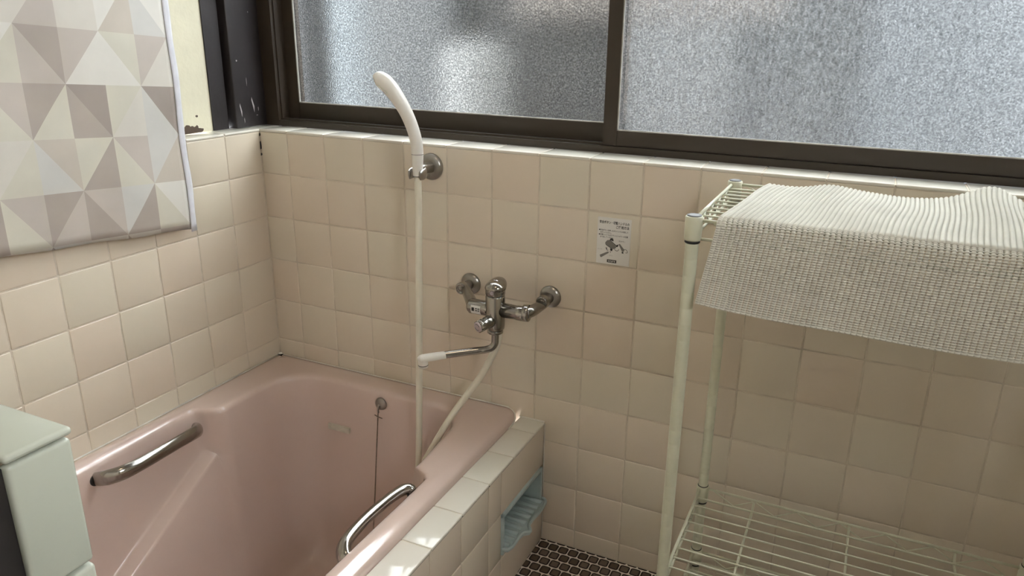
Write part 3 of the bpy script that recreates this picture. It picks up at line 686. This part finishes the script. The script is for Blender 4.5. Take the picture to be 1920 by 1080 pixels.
# ------------------------------------------------------------------ wire rack
rk = empty('wire_rack', (1.29, -.226, 0), 'ivory wire shelving rack standing against the back wall tiles', 'rack')
RX0, RX1, RY0, RY1 = 1.0435, 1.545, -.360, -.092; PR = .0083
rk.location = (1.29, -.226, 0)
POSTS = [(RX0, RY0), (RX0, RY1), (RX1, RY0), (RX1, RY1)]
for q, (x, y) in enumerate(POSTS):
    xx = x + (.004 if y == RY1 and x == RX0 else 0); prof = [(PR, .006)]; z = .030
    while z < .83: prof += [(PR, z - .0045), (PR, z - .0009), (PR - .0004, z), (PR, z + .0009), (PR, z + .0045)]; z += .0222
    prof += [(PR, .839), (PR - .001, .8405)]
    w = MB(); w.lathe(prof, (xx, y, 0), (0, 0, 1), 28); p_o = w.build('post', M['rack'], rk)
    w = MB(); w.lathe([(PR - .0006, 0), (PR - .0004, .0014), (PR - .0024, .0022)], (xx, y, .8402), (0, 0, 1), 24); c_ = w.build('end_cap', M['capgrey'], p_o); c_.matrix_parent_inverse = Matrix()
    w = MB(); w.lathe([(.0105, .0), (.0105, .006), (.006, .009)], (xx, y, 0), (0, 0, 1), 20); c_ = w.build('foot', M['black'], p_o); c_.matrix_parent_inverse = Matrix()
def shelf(zr, dz, zlab):
    """zr: height of the upper rim wire"""
    w = MB(); T = lambda a, b, r: w.tube([a, b], r, 8, smooth_path=False)
    lo = zr - .0235
    for y in (RY0, RY1):
        x0, x1 = RX0 + .009, RX1 - .009
        T((x0, y, zr), (x1, y, zr), .0023); T((x0, y, lo), (x1, y, lo), .0020)
        n_ = 13; xs_ = [x0 + .016 + (x1 - x0 - .032) * i / (n_) for i in range(n_ + 1)]
        pts = [(xs_[i], y, (zr - .002) if i % 2 == 0 else (lo + .002)) for i in range(n_ + 1)]
        w.tube(pts, .0014, 6, smooth_path=False)
    for x in (RX0, RX1):
        y0_, y1_ = RY0 + .009, RY1 - .009
        T((x, y0_, zr), (x, y1_, zr), .0023); T((x, y0_, lo), (x, y1_, lo), .0020)
        n_ = 9; pts = [(x, y0_ + .008 + (y1_ - y0_ - .016) * i / n_, (zr - .002) if i % 2 == 0 else (lo + .002)) for i in range(n_ + 1)]
        w.tube(pts, .0014, 6, smooth_path=False)
    zw = zr - dz
    for i in range(9):
        y = -.1103 - i * .0252
        w.tube([(RX0 - .001, y, zw - .001), (RX0 + .004, y, zw), (RX1 - .004, y, zw), (RX1 + .001, y, zw - .001)], .0015, 8, smooth_path=False)
    for x in (1.137, 1.2915, 1.447): w.tube([(x, RY0 + .001, zr - .003), (x, RY0 + .012, zw - .0034), (x, RY1 - .014, zw - .0034), (x, RY1 - .001, zr - .003)], .0021, 8, smooth_path=False)
    s_ = w.build('wire_shelf', M['rack'], rk)
    for x, y in POSTS:
        xx = x + (.004 if y == RY1 and x == RX0 else 0)
        w = MB(); w.lathe([(PR + .0002, .0015), (.0102, .0015), (.0112, 0), (.0108, -.028), (.0098, -.030), (PR + .0002, -.030)], (xx, y, zr + .004), (0, 0, 1), 28); c_ = w.build('collar', M['rack'], s_); c_.matrix_parent_inverse = Matrix()
        w = MB(); w.lathe([(.0096, 0), (.0098, -.003), (PR + .0002, -.004)], (xx, y, zr - .0258), (0, 0, 1), 24); c_ = w.build('sleeve_ring', M['black'], s_); c_.matrix_parent_inverse = Matrix()
        w = MB(); w.lathe([(.0092, 0), (.0092, .0012), (PR, .0016)], (xx, y, zr + .0052), (0, 0, 1), 24); c_ = w.build('sleeve_ring', M['black'], s_); c_.matrix_parent_inverse = Matrix()
shelf(.8355, .0045, 'top'); shelf(.2865, .0110, 'lower'); shelf(.152, .0110, 'bottom')

# ------------------------------------------------------------------ foam mesh mat draped over the rack's top shelf
def build_mat():
    import numpy as np
    cw, ch = .0062, .0031; nu, nv = 82, 122; su, sv = 6, 4
    W_, H_ = nu * cw, nv * ch
    NU, NV = nu * su, nv * sv
    u = np.arange(NU + 1) / su; v = np.arange(NV + 1) / sv
    U, V = np.meshgrid(u, v)
    fu, fv = U % 1, V % 1
    hgt = (np.sin(np.pi * fu) ** .65) * (.10 + .90 * np.sin(np.pi * fv) ** .8) * .0026
    hgt[:, ::su] = 0
    s = V * ch; x_rel = U * cw
    drop = .1095; top0 = .0
    # v = 0 is the hanging bottom edge; arc length s: down-hang then bend (radius) then top
    rb = .010; bend = rb * math.pi / 2
    X = np.zeros_like(U); Yc = np.zeros_like(U); Zc = np.zeros_like(U); NX = np.zeros_like(U); NY = np.zeros_like(U); NZ = np.zeros_like(U)
    yf = -.3735; zt = .8415
    hang = s < drop; bd = (s >= drop) & (s < drop + bend); tp = s >= drop + bend
    th = (s - drop) / rb
    Zc = np.where(hang, zt - rb - (drop - s), np.where(bd, zt - rb + rb * np.sin(th), zt))
    Yc = np.where(hang, yf, np.where(bd, yf + rb - rb * np.cos(th), yf + rb + (s - drop - bend)))
    NY = np.where(hang, -1, np.where(bd, -np.cos(th), 0)); NZ = np.where(hang, 0, np.where(bd, np.sin(th), 1.0))
    hg = np.clip((drop - s) / drop, 0, 1); tg = np.clip((s - drop - bend) / (H_ - drop - bend), 0, 1)
    X = 1.0735 + x_rel - .017 * hg * (1 - .9 * x_rel / W_) + tg * (.026 - .010 * x_rel / W_) + .003 * np.sin(tg * 6 + x_rel * 20) * tg
    # ripples over the wires and the two waves at the back edge
    def g(c, wd): return np.exp(-((X - c) / wd) ** 2)
    Zc = Zc + np.where(tp, 1, 0) * (tg * (.0060 * g(1.185, .030) + .0215 * g(1.392, .036) ) * tg ** .6 + .0022 * np.sin(x_rel * 42 + tg * 3) * tg ** .5 * (1 - .3 * tg) + .0016)
    Yc = Yc + np.where(hang, -.0018 * hg * np.sin(x_rel * 23 + 1) - .004 * hg * (x_rel / W_), 0) + .012 * tg * g(1.395, .05)
    Zc = Zc - hg * .0 + np.where(hang | bd, .0012 * np.sin(x_rel * 17), 0)
    Zc = Zc + hg * (.009 * (1 - np.clip(x_rel / .12, 0, 1)) ** 1.5)
    co = np.stack([X, Yc + NY * hgt, Zc + NZ * hgt], -1).reshape(-1, 3)
    # keep faces except small holes at the cell corners
    fi, fj = np.meshgrid(np.arange(NU), np.arange(NV)); cu_, cv_ = fi % su, fj % sv
    hole = ((cu_ == 0) | (cu_ == su - 1)) & ((cv_ == 0) | (cv_ == sv - 1)) & (fi > su) & (fi < NU - su) & (fj > sv) & (fj < NV - sv)
    keep = ~hole; a = (fj * (NU + 1) + fi)[keep]
    F = np.stack([a, a + 1, a + NU + 2, a + NU + 1], -1)
    me = bpy.data.meshes.new('mesh_mat'); me.vertices.add(len(co)); me.vertices.foreach_set('co', co.ravel().astype('f'))
    me.loops.add(F.size); me.loops.foreach_set('vertex_index', F.ravel()); me.polygons.add(len(F))
    me.polygons.foreach_set('loop_start', np.arange(len(F)) * 4); me.polygons.foreach_set('use_smooth', np.ones(len(F), bool))
    me.update(calc_edges=True); me.materials.append(M['mesh'])
    o = bpy.data.objects.new('mesh_mat', me); COL.objects.link(o)
    md = o.modifiers.new('t', 'SOLIDIFY'); md.thickness = .0016; md.offset = -1
    tag(o, 'white foam mesh mat draped over the top shelf of the wire rack', 'mat')
build_mat()

# ------------------------------------------------------------------ outside the window; small shapes made up for the patches in the glass
def outside(name, a, b, m_, r=.01):
    w = MB(); w.rbox(a, b, r); return struct(w.build(name, [m_]))
outside('wall_outside', (-2.2, 1.32, -1.0), (4.5, 1.42, 1.75), mat('grey_block_wall', (.0085, .0080, .0072), .9, var=.35, vscale=4))
outside('added_dark_strip', (-.30, .32, -.9), (-.118, .42, 2.6), mat('added_strip_dark', (.008, .008, .008), .8))  # added shape for the dark strip at the left glass edge
outside('added_pale_patch', (-.90, 1.22, -.9), (-.605, 1.25, 1.75), mat('added_pale_patch', (.027, .033, .037), .7, var=.15, vscale=6))  # added slab that gives the left pane its bluish bright patch
outside('added_dark_patch', (-.60, 1.21, -.9), (-.20, 1.25, 1.75), mat('added_greenish_dark', (.002, .0027, .0028), .7))  # made-up dark slab behind the darker patch of the left pane
outside('added_white_blob', (-.15, 1.00, -.9), (.07, 1.20, 1.02), mat('added_white_blob', (.047, .047, .044), .5), .06)  # made-up block for the bright white spot in the glass
outside('added_warm_patch', (.02, 1.24, 1.10), (.95, 1.28, 1.75), mat('added_warm_patch', (.034, .026, .019), .7, var=.3, vscale=9), .005)  # added slab for the warm tone at the top of the glass
outside('added_blue_patch', (1.18, 1.22, -.9), (1.9, 1.26, 1.75), mat('added_blue_patch', (.015, .018, .0205), .7, var=.3, vscale=5))  # added slab for the blue-grey area on the right
outside('added_grey_patch', (.42, 1.24, -.9), (.80, 1.27, 1.09), mat('added_grey_patch', (.0165, .016, .0145), .7, var=.3, vscale=5))  # made-up slab for the grey-beige area of the right pane
outside('ground_outside', (-4, .165, -1.1), (6, 8, -.9), mat('outside_ground', (.22, .20, .17), .9, var=.3, vscale=3))

# ------------------------------------------------------------------ ceiling lamp of the bathroom
lp = empty('ceiling_lamp', (.95, -.90, 2.15), 'round white glass globe lamp on the ceiling', 'lamp')
em = bpy.data.materials.new('lit_globe'); em.use_nodes = True; n, l, b = nodes_of(em); b.inputs['Emission Color'].default_value = (1, .82, .58, 1); b.inputs['Emission Strength'].default_value = 20.0
w = MB(); w.lathe([(.02, 0), (.06, -.012), (.085, -.04), (.09, -.07), (.08, -.105), (.05, -.13), (.001, -.14)], (.95, -.90, 2.135), (0, 0, 1), 32); w.build('globe', em, lp)
w = MB(); w.lathe([(.06, 0), (.06, -.02), (.05, -.022)], (.95, -.90, 2.15), (0, 0, 1), 28); w.build('lamp_base', M['white_plastic'], lp)
